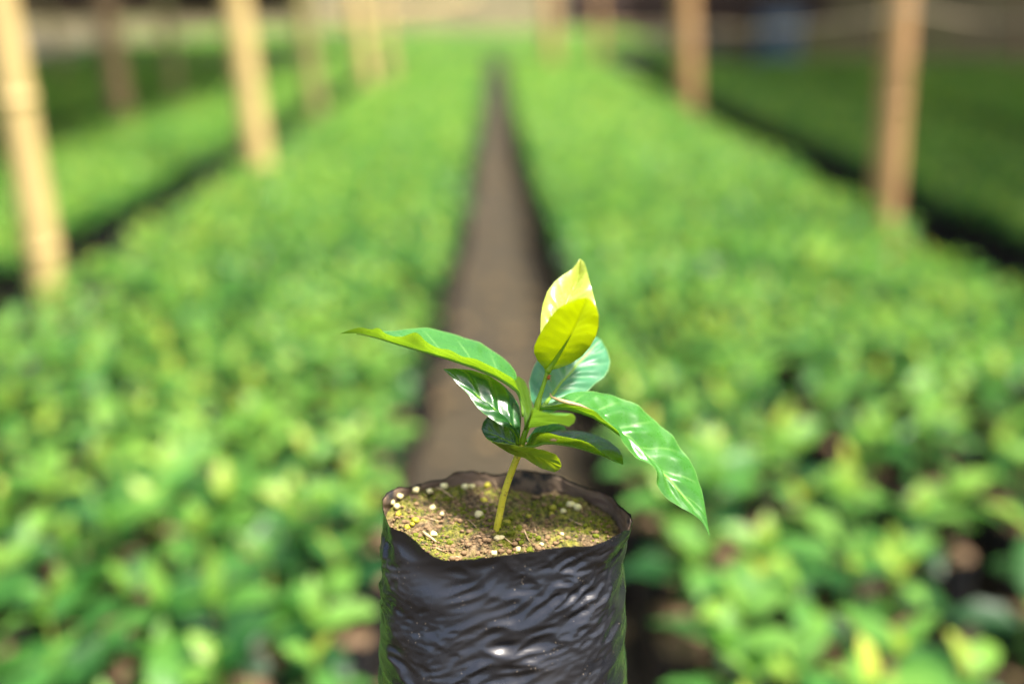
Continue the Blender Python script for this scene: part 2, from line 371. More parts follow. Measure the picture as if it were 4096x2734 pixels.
for a in sorted(cand, key=lambda a: (a[0], a[1], a[2])):
    bed, r, c, x, y, edge, k, rz, s = a
    k2 = cnt.get((bed, r), 0); cnt[(bed, r)] = k2 + 1
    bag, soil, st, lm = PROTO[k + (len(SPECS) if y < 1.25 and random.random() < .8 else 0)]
    root = empty('coffee_seedling', (x, y, gz(x, y))); root.rotation_euler = (random.uniform(-.06, .06), random.uniform(-.06, .06), rz); root.scale = (s, s, (.76 + .24 * s) * random.uniform(.95, 1.05))
    look = ['leafy green', 'bright green', 'glossy green'][k % 3]
    tag(root, f'{look} coffee seedling in {bed} bed, {ordn(r)} row from front, {ordn(k2)} from centre path', 'seedling', 'coffee seedlings standing in the nursery beds')
    for nm, me in [('bag', bag), ('soil', soil), ('stem', st)] + [('leaf', q) for q in lm]:
        o = bpy.data.objects.new(nm, me); COL.objects.link(o); o.parent = root
# the remaining thousands, joined
VV = []; FF = []; TT = []; MI = []; off = 0
bv, bf = bag_mesh(8, 99); bv = np.array(bv)[8:]; bfq = np.array([q for q in bf if len(q) == 4 and min(q) >= 8]) - 8
sv, sf = soil_disc(8); sv = np.array(sv); sf = np.array(sf)
F4 = []; F3 = []; M4 = []
for a in allp:
    if id(a) in ids: continue
    bed, r, c, x, y, edge, k, rz, s = a
    if bed == 'back': s *= 1.35
    V, F, T = LOW[k]; cs, sn = math.cos(rz) * s, math.sin(rz) * s
    M = np.array([[cs, -sn, 0], [sn, cs, 0], [0, 0, .76 + .24 * s]])
    VV.append(V @ M.T + (x, y, 0)); F4.append(F + off); M4.append(np.zeros(len(F), int)); TT.append(np.clip(T + random.uniform(-.22, .22) , 0, 1)); off += len(V)
    if edge or y < 5:
        VV.append(bv * (s, s, .76 + .24 * s) + (x, y, 0)); F4.append(bfq + off); M4.append(np.ones(len(bfq), int)); TT.append(np.zeros(len(bv))); off += len(bv)
        VV.append(sv * (s, s, .76 + .24 * s) + (x, y, 0)); F3.append(sf + off); TT.append(np.zeros(len(sv))); off += len(sv)
V = np.concatenate(VV); Q4 = np.concatenate(F4); Q3 = np.concatenate(F3); T = np.concatenate(TT)
me = bpy.data.meshes.new('seedling_mass'); me.vertices.add(len(V)); me.vertices.foreach_set('co', V.ravel())
nl = Q4.size + Q3.size; me.loops.add(nl); me.loops.foreach_set('vertex_index', np.concatenate([Q4.ravel(), Q3.ravel()]))
me.polygons.add(len(Q4) + len(Q3))
ls = np.concatenate([np.arange(len(Q4)) * 4, Q4.size + np.arange(len(Q3)) * 3]); me.polygons.foreach_set('loop_start', ls)
me.polygons.foreach_set('loop_total', np.concatenate([np.full(len(Q4), 4), np.full(len(Q3), 3)]))
for q in ('nleaf', 'nbag', 'nsoil'): me.materials.append(MAT[q])
me.polygons.foreach_set('material_index', np.concatenate([np.concatenate(M4), np.full(len(Q3), 2)]))
me.update(calc_edges=True); tint_attr(me, T)
tag(link('seedling_mass', me), 'dense mass of coffee seedlings filling the nursery beds behind the front rows', 'seedlings', kind='stuff')

lt = []; q = random.Random(11)
for k in range(420):
    y = q.uniform(.8, 9); x = q.choice((q.uniform(-.16, .22), q.uniform(-.16, .22), q.uniform(1.25, 1.6), q.uniform(-1.28, -1.05)))
    lt.append(leaf_grid((x, y, .016 + gz(x, y)), q.uniform(0, 6.28), q.uniform(-.1, .3), q.uniform(.03, .07), q.uniform(.012, .03), .5, .2, 3))
tag(link('leaf_litter', mesh('leaf_litter', *join(lt)), plain('dead_leaf', (0.13, 0.085, 0.035), 0.8, 0.6, 8)), 'dry fallen leaves scattered on the earth paths', 'leaf litter', kind='stuff')
# ------------------------------------------------------------------ bamboo posts, rails, ropes
def post(base, top, width, mat, label, zc=0.30, height=2.35, group='bamboo posts of the nursery shelter'):
    b = at_z(base[0] * 1.7437, base[1] * 1.7437, zc); t = at_y(top[0] * 1.7437, top[1] * 1.7437, b.y)
    d = (t - b).normalized(); g = b - d * ((b.z + 0.03) / d.z); L = (height + .03) / d.z
    root = empty('bamboo_post', g); tag(root, label, 'post', group)
    rr = random.Random(sum(map(ord, label))); n = 26
    bend = Vector((rr.uniform(-.008, .008), rr.uniform(-.008, .008), 0))
    pts = [d * (L * i / n) + bend * math.sin(math.pi * i / n) for i in range(n + 1)]
    rad = [width / 2 * (1.04 - 0.12 * i / n) * (1 + 0.03 * math.sin(i * 1.7)) for i in range(n + 1)]
    link('culm', mesh('culm', *tube(pts, rad, 16)), mat, root)
    i = 3 + rr.randrange(2)
    while i < n:
        c = pts[i]; r = rad[i]
        link('node_ring', mesh('node_ring', *tube([c - d * .018, c - d * .006, c + d * .006, c + d * .018], [r * .99, r * 1.045, r * 1.035, r * .99], 16)), mat, root); i += 4
    return g, d
PB, PN, PO = MAT['bam_pale'], MAT['bam_brown'], MAT['bam_olive']
post((104, 600), (2, 0), .082, PB, 'bright pale bamboo post leaning at the left edge of the picture')
post((590, 350), (543, 0), .118, PB, 'stout pale bamboo post at the far edge of the left bed')
post((278, 250), (246, 30), .12, PN, 'brown bamboo post in the shaded bed at left')
post((400, 195), (378, 40), .09, PO, 'slim olive bamboo post behind the shaded left bed')
post((140, 165), (110, 50), .07, PO, 'thin greyish bamboo post far left behind the leaning pale post')
post((722, 225), (692, 0), .11, PO, 'olive bamboo post right of the stout pale post')
post((842, 180), (818, 0), .12, PB, 'pale bamboo post at the far end of the left bed')
post((897, 170), (880, 0), .07, PB, 'thin pale bamboo post beside the far end of left bed')
post((1265, 135), (1256, 0), .14, MAT['bam_tan'], 'faint wide bamboo post beyond the end of the centre path')
post((1375, 135), (1374, 0), .08, MAT['bam_tan'], 'thin brown bamboo post right of the centre path end')
post((1578, 218), (1572, 0), .15, MAT['bam_tan'], 'thick brown bamboo post at the far edge of the right bed')
post((1690, 112), (1680, 0), .13, PN, 'reddish brown bamboo post far behind the right bed')
post((2030, 455), (2062, 0), .100, MAT['bam_tan'], 'brown bamboo post standing near between the two right beds')
post((2338, 150), (2344, 0), .09, PN, 'brown bamboo post at the far right edge of the picture')
def rope(name, pts, r, mat, label, cat):
    P = [at_y(x * 1.7437, y * 1.7437, d) for x, y, d in pts]; Q = []
    for a, b in zip(P[:-1], P[1:]):
        for k in range(8): Q.append(a.lerp(b, k / 8) - Vector((0, 0, 0.03 * math.sin(math.pi * k / 8))))
    Q.append(P[-1]); c = Q[0].copy(); Q = [q - c for q in Q]
    o = link(name, mesh(name, *tube(Q, r, 8)), mat); o.location = c; tag(o, label, cat); return o
rope('bamboo_rail', [(-60, 36, 12.2), (340, 38, 12.2), (660, 34, 12.2)], .035, PB, 'long pale bamboo rail along the foot of the brown cloth', 'rail')
rope('bamboo_rail', [(760, 42, 12.4), (900, 26, 12.4), (1090, -6, 12.4)], .04, PB, 'pale bamboo rail sloping up beyond the left bed', 'rail')
rope('rope', [(1572, 62, 6.4), (2058, 36, 3.0)], .004, MAT['rope'], 'pale rope strung from thick post to near right post', 'rope')
rope('rope', [(2058, 12, 3.0), (2400, 40, 4.0)], .004, MAT['rope'], 'pale rope running off right from the near right post', 'rope')
rope('bamboo_rail', [(1380, 62, 12.2), (1690, 66, 12.2)], .03, PN, 'brown bamboo rail joining the far right posts', 'rail')

# cloth screens at the far end, shade nets overhead, drum
def cloth(name, x0, x1, y, z0, z1, mat, label, cat, amp=.05):
    nx, nz = 60, 14; v = []; f = []
    for j in range(nz + 1):
        for i in range(nx + 1):
            x = x0 + (x1 - x0) * i / nx; z = z0 + (z1 - z0) * j / nz
            v.append((x - x0, amp * math.sin(x * 7 + .6 * math.sin(z * 3)) + amp * noise.noise(Vector((x * 2, z, 3))), z - z0))
    for j in range(nz):
        for i in range(nx):
            a = j * (nx + 1) + i; f.append((a, a + 1, a + nx + 2, a + nx + 1))
    o = link(name, mesh(name, v, f), mat); o.location = (x0, y, z0); md = o.modifiers.new('thick', 'SOLIDIFY'); md.thickness = .004
    return tag(o, label, cat)
XA = lambda px, y: at_y(px * 1.7437, 30, y).x
cloth('shade_cloth', XA(-120, 12.6), XA(385, 12.6), 12.6, 0.70, 2.3, MAT['cloth'], 'brown shade cloth hanging behind the left beds', 'shade cloth')
cloth('shade_cloth', XA(388, 12.6), XA(720, 12.6), 12.6, 0.72, 2.3, MAT['cloth_dark'], 'black shade cloth beside the brown one at far left', 'shade cloth')
cloth('shade_cloth', XA(1290, 13.2), XA(1900, 13.2), 13.2, 0.62, 2.3, MAT['cloth'], 'brown shade cloth hanging behind the right beds', 'shade cloth')
def roof(x0, x1, y0, y1, z, label):
    v = []; f = []; nx, ny = 16, 24
    for j in range(ny + 1):
        for i in range(nx + 1):
            x = x0 + (x1 - x0) * i / nx; y = y0 + (y1 - y0) * j / ny; v.append((x, y, z - .06 * abs(math.sin(y * 1.05)) * (.5 + .5 * abs(math.sin(x)))))
    for j in range(ny):
        for i in range(nx):
            a = j * (nx + 1) + i; f.append((a, a + 1, a + nx + 2, a + nx + 1))
    tag(link('shade_net', mesh('shade_net', v, f), MAT['net']), label, 'shade net')
roof(2.0, 8.5, -1, 16, 2.36, 'black shade net stretched over the right hand beds')
roof(-8.5, -1.5, 1.5, 16, 2.36, 'black shade net stretched over the left hand beds')
dr = empty('plastic_drum', (*at_y(1790 * 1.7437, 60, 12.3).xy, 0)); tag(dr, 'blue plastic drum standing behind the far right bed', 'drum')
prof = [(0, .24), (.02, .255), (.24, .26), (.26, .27), (.28, .26), (.52, .26), (.54, .27), (.56, .26), (.78, .255), (.82, .235)]
link('body', mesh('body', *tube([(0, 0, z) for z, r in prof], [r for z, r in prof], 28)), MAT['blue'], dr)
link('lid', mesh('lid', *tube([(0, 0, .80), (0, 0, .815), (0, 0, .84), (0, 0, .845)], [.262, .268, .262, .24], 28)), MAT['blue'], dr)

# ------------------------------------------------------------------ stool carrying the bag
BAGZ0 = 0.535; BX, BY = 0.0018, 0.392
stl = empty('wooden_stool', (BX, BY, 0)); tag(stl, 'small weathered wooden stool carrying the potted seedling in the path', 'stool')
for k in range(3):
    link('seat_board', mesh('seat_board', *box(-.075, .075, -.078 + k * .053, -.078 + k * .053 + .050, BAGZ0 - .022, BAGZ0)), MAT['wood'], stl, False)
for sx in (-1, 1):
    for sy in (-1, 1):
        link('leg', mesh('leg', *box(sx * .058 - .011, sx * .058 + .011, sy * .06 - .011, sy * .06 + .011, 0.0, BAGZ0 - .0225)), MAT['wood'], stl, False)
    link('rail', mesh('rail', *box(sx * .058 - .008, sx * .058 + .008, -.0485, .0485, .16, .19)), MAT['wood'], stl, False)

# ------------------------------------------------------------------ the potted seedling
pot = empty('potted_coffee_seedling', (BX, BY, BAGZ0))
tag(pot, 'young coffee plant with yellow tip leaves in a black plastic bag, in sharp focus', 'potted plant')
O = Vector((BX, BY, BAGZ0))
def loc(p): return Vector(p) - O
# -- bag rim traced: front from the left corner to the right corner, back from right to left
FR = [(1528, 1992, .442), (1529, 2030, .437), (1545, 2080, .426), (1557, 2107, .420), (1615, 2125, .415), (1661, 2160, .411), (1687, 2191, .409), (1715, 2211, .408), (1758, 2234, .407), (1816, 2242, .406),
      (1902, 2232, .405), (2000, 2220, .405), (2115, 2206, .405), (2201, 2191, .406), (2287, 2184, .407), (2367, 2181, .409), (2402, 2171, .410), (2445, 2148, .412), (2488, 2125, .416), (2526, 2115, .422)]
BK = [(2531, 2085, .430), (2525, 2057, .436), (2482, 2022, .449), (2448, 1980, .458), (2416, 1965, .463), (2344, 1948, .468), (2273, 1922, .472), (2244, 1902, .474), (2143, 1884, .475), (2072, 1876, .475),
      (1988, 1899, .474), (1930, 1887, .473), (1859, 1880, .473), (1810, 1890, .472), (1787, 1912, .471), (1752, 1916, .470), (1695, 1927, .468), (1643, 1948, .463), (1586, 1944, .457), (1545, 1968, .449)]
def resample(P, n, smooth=1):
    P = np.array([tuple(p) for p in P], float); d = np.r_[0, np.cumsum(np.linalg.norm(np.diff(P, axis=0), axis=1))]
    t = np.linspace(0, d[-1], n); Q = np.stack([np.interp(t, d, P[:, k]) for k in range(P.shape[1])], 1)
    for _ in range(smooth):
        Q[1:-1] = .25 * Q[:-2] + .5 * Q[1:-1] + .25 * Q[2:]
    return Q
NH = 250
rimf = resample([at(*p) for p in FR], NH + 1, 6); rimb = resample([at(*p) for p in BK + FR[:1]], NH + 1, 6); rimb[0] = rimf[-1]
rimb[0] = .5 * (rimf[-2] + rimb[1]); rimf[-1] = rimb[0]; rimf[0] = .5 * (rimf[1] + rimb[-2])
rim = np.concatenate([rimf[:-1], np.vstack([rimb[0:1], rimb[1:-1]])])
NA = len(rim)
ang = np.array([math.atan2((p[1] - BY) / .036, (p[0] - BX) / .0545) for p in rim]); ang = np.unwrap(ang)
for i in range(1, NA): ang[i] = max(ang[i], ang[i - 1] + .002)
full = ang[0] + math.tau - .002
if ang[-1] > full: ang = ang[0] + (ang - ang[0]) * (full - ang[0]) / (ang[-1] - ang[0])
for _ in range(12): ang[1:-1] = .25 * ang[:-2] + .5 * ang[1:-1] + .25 * ang[2:]
def body_loop(z):
    out = []
    for a in ang:
        c, s = math.cos(a), math.sin(a); e = 0.72
        out.append((BX + .0535 * math.copysign(abs(c) ** e, c), BY + .0355 * math.copysign(abs(s) ** e, s), z))
    return np.array(out)
levels = 230; V = []; zs_bot = BAGZ0 + .002
b0 = body_loop(.66)
for j in range(levels + 1):
    q = j / levels
    for i in range(NA):
        r_ = rim[i]; z = r_[2] + (zs_bot - r_[2]) * q ** 1.0
        w = min(1, (r_[2] - z) / 0.018); w = w * w * (3 - 2 * w)
        bl = b0[i].copy(); kk = min(1, max(0, (z - zs_bot) / .02)); sc = .93 + .07 * math.sin(kk * math.pi / 2)
        sc *= 1 + .05 * min(1, max(0, (.70 - z) / .06)); bl[0] = BX + (bl[0] - BX) * sc; bl[1] = BY + (bl[1] - BY) * sc - .022 * min(1, max(0, (.715 - z) / .075)) * max(0, (BY - bl[1]) / .0355)
        V.append([r_[0] * (1 - w) + bl[0] * w, r_[1] * (1 - w) + bl[1] * w, z])
V = np.array(V).reshape(levels + 1, NA, 3)
# crumpled film: stretched, tilted creases
perim = np.r_[0, np.cumsum(np.linalg.norm(np.diff(np.vstack([b0, b0[:1]]), axis=0), axis=1))]
cen = np.array([BX, BY])
for j in range(levels + 1):
    for i in range(NA):
        p = V[j, i]; a = perim[i]; z = p[2]; da = rim[i, 2] - z
        amp = min(1, da / .005)
        th = R(17); u = a * math.cos(th) + z * math.sin(th); w = -a * math.sin(th) + z * math.cos(th)
        wx = noise.noise(Vector((a * 40, z * 50, 3))) * .35
        r1 = noise.noise(Vector((u * 70 + wx * 2, w * 210 + wx * 2, 0)))
        r2 = noise.noise(Vector((u * 150, w * 400 + wx * 2, 7)))
        r3 = noise.noise(Vector((a * 16, z * 26, 11)))
        pa = max(0.0, .55 + 1.5 * noise.noise(Vector((a * 30, z * 34, 21)))); pb = max(0.0, .5 + 1.6 * noise.noise(Vector((a * 22 + 9, z * 30, 33))))
        r4 = noise.noise(Vector((a * 34 + z * 22, z * 60 - a * 14, 41)))
        h = .0017 * (.3 - 1.6 * abs(r1)) * pa + .0006 * (.3 - 1.6 * abs(r2)) * pb + .0017 * (.3 - 1.5 * abs(r4)) + .0008 * r3
        if da < .004: h *= 0.4 + .6 * da / .004
        nrm = np.array([p[0] - BX, (p[1] - BY) * 1.9]); nrm /= np.linalg.norm(nrm) + 1e-9
        p[0] += nrm[0] * h * (.35 + .65 * amp); p[1] += nrm[1] * h * (.35 + .65 * amp)
        if j == 0: p[2] += .0006 * noise.noise(Vector((a * 300, 0, 5)))
faces = []
for j in range(levels):
    for i in range(NA):
        i2 = (i + 1) % NA; faces.append((j * NA + i, (j + 1) * NA + i, (j + 1) * NA + i2, j * NA + i2))
faces.append(tuple(levels * NA + i for i in range(NA))[::-1])
vb = [loc(p) for p in V.reshape(-1, 3)]
bag = link('bag', mesh('bag', vb, faces), MAT['plastic'], pot)
# soil-smeared inner face
lv_in = 52; Vi = []; fi = []
for j in range(lv_in + 1):
    for i in range(NA):
        p = V[j, i].copy(); nrm = np.array([p[0] - BX, (p[1] - BY) * 1.9]); nrm /= np.linalg.norm(nrm); p[0] -= nrm[0] * .0004; p[1] -= nrm[1] * .0004
        if j == 0: p[2] -= .0007
        Vi.append(loc(p))
for j in range(lv_in):
    for i in range(NA):
        i2 = (i + 1) % NA; fi.append((j * NA + i, j * NA + i2, (j + 1) * NA + i2, (j + 1) * NA + i))
tag(link('bag_lining', mesh('bag_lining', Vi, fi), MAT['inside'], bag), 'soil stained inner face of the bag')
# -- soil surface
def soil_z(x, y):
    z = .7045 + .006 * max(0, (BX + .02 - x) / .06) + .004 * (y - BY) / .03
    z += .0032 * math.exp(-((x - SX) ** 2 + (y - SY) ** 2) / .00018)
    z += .0022 * noise.noise(Vector((x * 90, y * 90, 0))) + .0017 * noise.noise(Vector((x * 240, y * 240, 3))) + .0010 * noise.noise(Vector((x * 600, y * 600, 3)))
    return z
sb = at_z(1983, 2155, .7075); SX, SY = sb.x, sb.y
nr = 46; sv = []; sf = []
jl = 14
edge_loop = np.zeros((NA, 3))
for i in range(NA):
    for j in range(levels):
        if V[j, i, 2] < soil_z(V[j, i, 0], V[j, i, 1]): break
    j = max(j, 1); n_ = np.array([V[j, i, 0] - BX, V[j, i, 1] - BY]); n_ /= np.linalg.norm(n_)
    edge_loop[i, :2] = V[j, i, :2] - n_ * .0009
for j in range(nr + 1):
    for i in range(NA):
        q = (j / nr)
        x = BX + (edge_loop[i, 0] - BX) * q; y = BY + (edge_loop[i, 1] - BY) * q
        z = soil_z(x, y) - .002 * q ** 12; z = min(z, rim[i, 2] - .0016 if q > .92 else 9)
        sv.append(loc((x, y, z)))
for j in range(nr):
    for i in range(NA):
        i2 = (i + 1) % NA; sf.append((j * NA + i, j * NA + i2, (j + 1) * NA + i2, (j + 1) * NA + i))
soil = link('soil', mesh('soil', sv, sf), MAT['soil'], pot)
def inside_bag(x, y, k=.9):
    c = (x - BX) / (.0545 * k); s = (y - BY) / (.0345 * k); return abs(c) ** 2.6 + abs(s) ** 2.6 < 1
def ico(c, r, seed, sq=(1, 1, 1), n=1):
    v = [Vector(p).normalized() for p in ((0, 0, 1), (.894, 0, .447), (.276, .851, .447), (-.724, .526, .447), (-.724, -.526, .447), (.276, -.851, .447), (.724, .526, -.447), (-.276, .851, -.447), (-.894, 0, -.447), (-.276, -.851, -.447), (.724, -.526, -.447), (0, 0, -1))]
    f = [(0, 1, 2), (0, 2, 3), (0, 3, 4), (0, 4, 5), (0, 5, 1), (1, 6, 2), (2, 7, 3), (3, 8, 4), (4, 9, 5), (5, 10, 1), (6, 7, 2), (7, 8, 3), (8, 9, 4), (9, 10, 5), (10, 6, 1), (11, 7, 6), (11, 8, 7), (11, 9, 8), (11, 10, 9), (11, 6, 10)]
    for _ in range(n - 1):
        cache = {}; nf = []
        def midp(a, b):
            k = (min(a, b), max(a, b))
            if k not in cache: v.append(((v[a] + v[b]) / 2).normalized()); cache[k] = len(v) - 1
            return cache[k]
        for a, b, c_ in f:
            x, y, z = midp(a, b), midp(b, c_), midp(c_, a); nf += [(a, x, z), (b, y, x), (c_, z, y), (x, y, z)]
        f = nf
    c = Vector(c)
    return [c + Vector((p.x * sq[0], p.y * sq[1], p.z * sq[2])) * r * (1 + .42 * noise.noise(p * 1.9 + Vector((seed, 0, 0)))) for p in v], f
GR = [(1665, 1957, 1.7, 0), (1718, 1963, 1.5, 0), (1566, 2008, 1.5, 0), (1586, 2024, 1.5, 0), (1593, 2056, 1.3, 1), (1600, 1983, 1.5, 0), (1731, 2030, 1.6, 0), (1661, 2079, 1.6, 1), (1628, 2108, 1.4, 1), (1776, 1943, 1.8, 0),
      (1860, 1944, 1.7, 0), (1885, 1944, 1.6, 0), (1950, 1940, 1.6, 1), (1935, 2000, 1.7, 1), (1916, 2056, 2.0, 0), (1836, 2090, 1.8, 1), (1735, 2134, 1.5, 0), (2027, 2090, 1.9, 1), (1990, 2150, 1.5, 0), (2006, 2148, 1.3, 0),
      (2073, 2196, 1.6, 0), (1975, 2211, 1.5, 0), (2211, 2030, 1.7, 1), (2252, 2043, 1.5, 0), (2284, 2019, 2.2, 0), (2308, 2026, 2.0, 0), (2115, 2062, 1.2, 1), (2248, 2134, 1.0, 0), (2165, 2176, 1.1, 0), (1768, 2054, 1.1, 0), (2205, 2055, 1.2, 1), (1650, 2095, 1.1, 1)]
for k, (px, py, r, y_) in enumerate(GR):
    p = at_z(px, py, .7065)
    for _ in range(3): p = at_z(px, py, soil_z(p.x, p.y) + r * .0003)
    link('granule', mesh('granule', *ico(loc(p), r * .00104, k, (1, 1, .8), 2)), MAT['granule_yellow' if y_ else 'granule_white'], soil)
cr = []; ms = []
rr = random.Random(5)
for k in range(2100):
    x = BX + rr.uniform(-.054, .054); y = BY + rr.uniform(-.034, .034)
    if not inside_bag(x, y): continue
    d = math.hypot(x - SX, y - SY); r = rr.uniform(.0003, .0009) * (1.9 if rr.random() < (.35 if d < .022 else .12) else 1)
    v, f = ico(loc((x, y, soil_z(x, y) + r * .3)), r, k, (1, rr.uniform(.6, 1), rr.uniform(.5, .9)))
    (ms if noise.noise(Vector((x * 60, y * 60, 9))) > -.02 and rr.random() < .6 else cr).append((v, f))
tag(link('soil_crumbs', mesh('soil_crumbs', *join(cr)), MAT['crumb'], soil), kind='stuff')
for k in range(5200):
    x = BX + rr.uniform(-.053, .053); y = BY + rr.uniform(-.033, .033)
    if not inside_bag(x, y) or noise.noise(Vector((x * 60, y * 60, 9))) < .0: continue
    z = soil_z(x, y); a = rr.uniform(0, math.tau); h = rr.uniform(.0006, .0019); w = .00022
    b = loc((x, y, z - .0002)); s = Vector((math.cos(a), math.sin(a), 0)) * w; t = Vector((rr.uniform(-1, 1), rr.uniform(-1, 1), 1.4)).normalized() * h
    ms.append(([b - s, b + s, b + t], [(0, 1, 2)]))
tag(link('moss', mesh('moss', *join(ms)), MAT['moss'], soil, False), kind='stuff')
TW = [((2010, 2140), (2075, 2190), .35), ((2070, 2190), (2135, 2196), .55), ((1735, 2182), (1782, 2212), .4), ((1812, 2228), (1848, 2232), .7), ((1745, 1950), (1812, 1985), .6), ((2090, 2110), (2120, 2165), .5), ((1905, 2142), (1962, 2140), .5),
      ((2275, 2070), (2330, 2100), .5), ((1690, 2120), (1745, 2170), 1.0), ((1870, 2075), (1905, 2110), .4), ((1965, 1905), (1998, 1965), .25), ((2130, 2090), (2145, 2125), .5), ((2290, 2160), (2350, 2150), .4), ((1700, 2060), (1760, 2085), .4)]
for k, (a, b, r) in enumerate(TW):
    pts = []
    for q in np.linspace(0, 1, 6):
        px, py = a[0] + (b[0] - a[0]) * q, a[1] + (b[1] - a[1]) * q + 4 * math.sin(q * 3 + k)
        p = at_z(px, py, .707); p = at_z(px, py, soil_z(p.x, p.y) + .0007); pts.append(loc(p))
    link('twig', mesh('twig', *tube(pts, [r * .0007 * w for w in (.5, 1, 1, .9, .8, .4)], 6)), MAT['twig'], soil)

# -- stem
D0 = .428
STEM = [(1979, 2180, .4425, 2.5), (1983, 2150, .4415, 2.35), (1990, 2100, .4395, 2.2), (2000, 2050, .438, 2.15), (2013, 1985, .4355, 2.1), (2030, 1930, .434, 2.1), (2050, 1875, .432, 2.1), (2070, 1825, .4305, 2.15), (2087, 1775, .4295, 2.3)]
STEM2 = [(2086, 1780, .4297, 2.0), (2098, 1735, .429, 1.75), (2113, 1700, .4285, 1.75), (2130, 1665, .428, 1.7), (2146, 1640, .428, 1.9), (2150, 1622, .428, 2.2), (2153, 1605, .428, 2.0), (2158, 1588, .428, 1.45), (2172, 1545, .4277, 1.3), (2184, 1510, .4275, 1.35), (2190, 1480, .4272, 1.3)]
def px_tube(S, n=14):
    Q = resample([(*at(a, b, c), r * .001) for a, b, c, r in S], 40, 2); return tube([loc(q[:3]) for q in Q], list(Q[:, 3] * .70), n)
stem = link('stem', mesh('stem', *px_tube(STEM)), MAT['stem'], pot)
link('shoot', mesh('shoot', *px_tube(STEM2)), MAT['stem_upper'], stem)

# -- leaves: left edge, midrib, right edge as (pixel x, pixel y, depth offset in cm from the focal plane)
def subject_leaf(left, mid, right, mat, up=(0, -.3, 1), bulge=.0006, pucker=.0006, nv=8, label=None, rib=(.8, .2), ribmat='midrib', NS=96, NW=22, rib_end=.93):
    L, M, Rr = [resample([at(x, y, D0 + d * .01) for x, y, d in c], NS, 1) for c in (left, mid, right)]
    S = np.linspace(-1, 1, 2 * NW + 1); G = np.zeros((NS, len(S), 3))
    for k, s in enumerate(S):
        E = L if s < 0 else Rr; G[:, k] = M + (E - M) * abs(s)
    du = np.gradient(G, axis=0); dv = np.gradient(G, axis=1); N = np.cross(du, dv); ln = np.linalg.norm(N, axis=2, keepdims=True); N = N / (ln + 1e-12)
    if (N[5:-5, 4:-4].reshape(-1, 3).mean(0) * np.array(up)).sum() < 0: N = -N
    # smooth the normals across the fold
    for _ in range(6):
        N[:, 1:-1] = (N[:, :-2] + 2 * N[:, 1:-1] + N[:, 2:]) / 4
        N[1:-1] = (N[:-2] + 2 * N[1:-1] + N[2:]) / 4
    N /= np.linalg.norm(N, axis=2, keepdims=True) + 1e-12
    U = np.linspace(0, 1, NS)[:, None]; A = np.abs(S)[None, :]
    wid = np.linalg.norm(L - Rr, axis=1)[:, None]; wid = wid / wid.max()
    ph = U * nv - 1.35 * A ** .8
    fr = np.abs(ph - np.floor(ph) - .5) * 2           # 0 at the vein, 1 between veins
    f_ = ph - np.floor(ph) - .5; f_ = f_ - np.floor(f_); f_ = 1 - f_
    saw = np.where(f_ < .70, f_ / .70, (1 - f_) / .30); saw = saw * saw * (3 - 2 * saw) * .6 + saw * .4
    pk = pucker * (saw - .5) * (1 - A ** 3) * np.minimum(1, A * 5) * wid
    rnd = np.array([[noise.noise(Vector((float(a) * 160, float(b) * 160, float(c) * 160))) for a, b, c in row] for row in G])
    irr = np.array([[noise.noise(Vector((float(a) * 75, float(b) * 75, float(c) * 75 + 5))) for a, b, c in row] for row in G])
    pk = pk * (.9 + .9 * irr)
    H = bulge * 4 * A * (1 - A) * wid + pk + .45 * pucker * rnd * wid
    G = G + N * H[..., None]
    nw = len(S); verts = [loc(p) for p in G.reshape(-1, 3)]
    fs = [(i * nw + k, i * nw + k + 1, (i + 1) * nw + k + 1, (i + 1) * nw + k) for i in range(NS - 1) for k in range(nw - 1)]
    me = mesh('leaf', verts, fs); uvl = me.uv_layers.new(name='UVMap')
    vi = np.zeros(len(me.loops), int); me.loops.foreach_get('vertex_index', vi)
    uv = np.stack([(vi // nw) / (NS - 1), (vi % nw) / (nw - 1)], 1); uvl.data.foreach_set('uv', uv.ravel())
    o = link('leaf', me, MAT[mat], pot)
    if label: o['label'] = label
    if rib:
        mid_pts = G[:, NW] - N[:, NW] * .0003
        keep = int(NS * rib_end); rad = np.linspace(rib[0], rib[1], keep) * .001; rad[:3] *= 1.15
        link('midrib', mesh('midrib', *tube([loc(p) for p in mid_pts[:keep:2]], list(rad[::2]), 8)), MAT[ribmat], o)
    return o
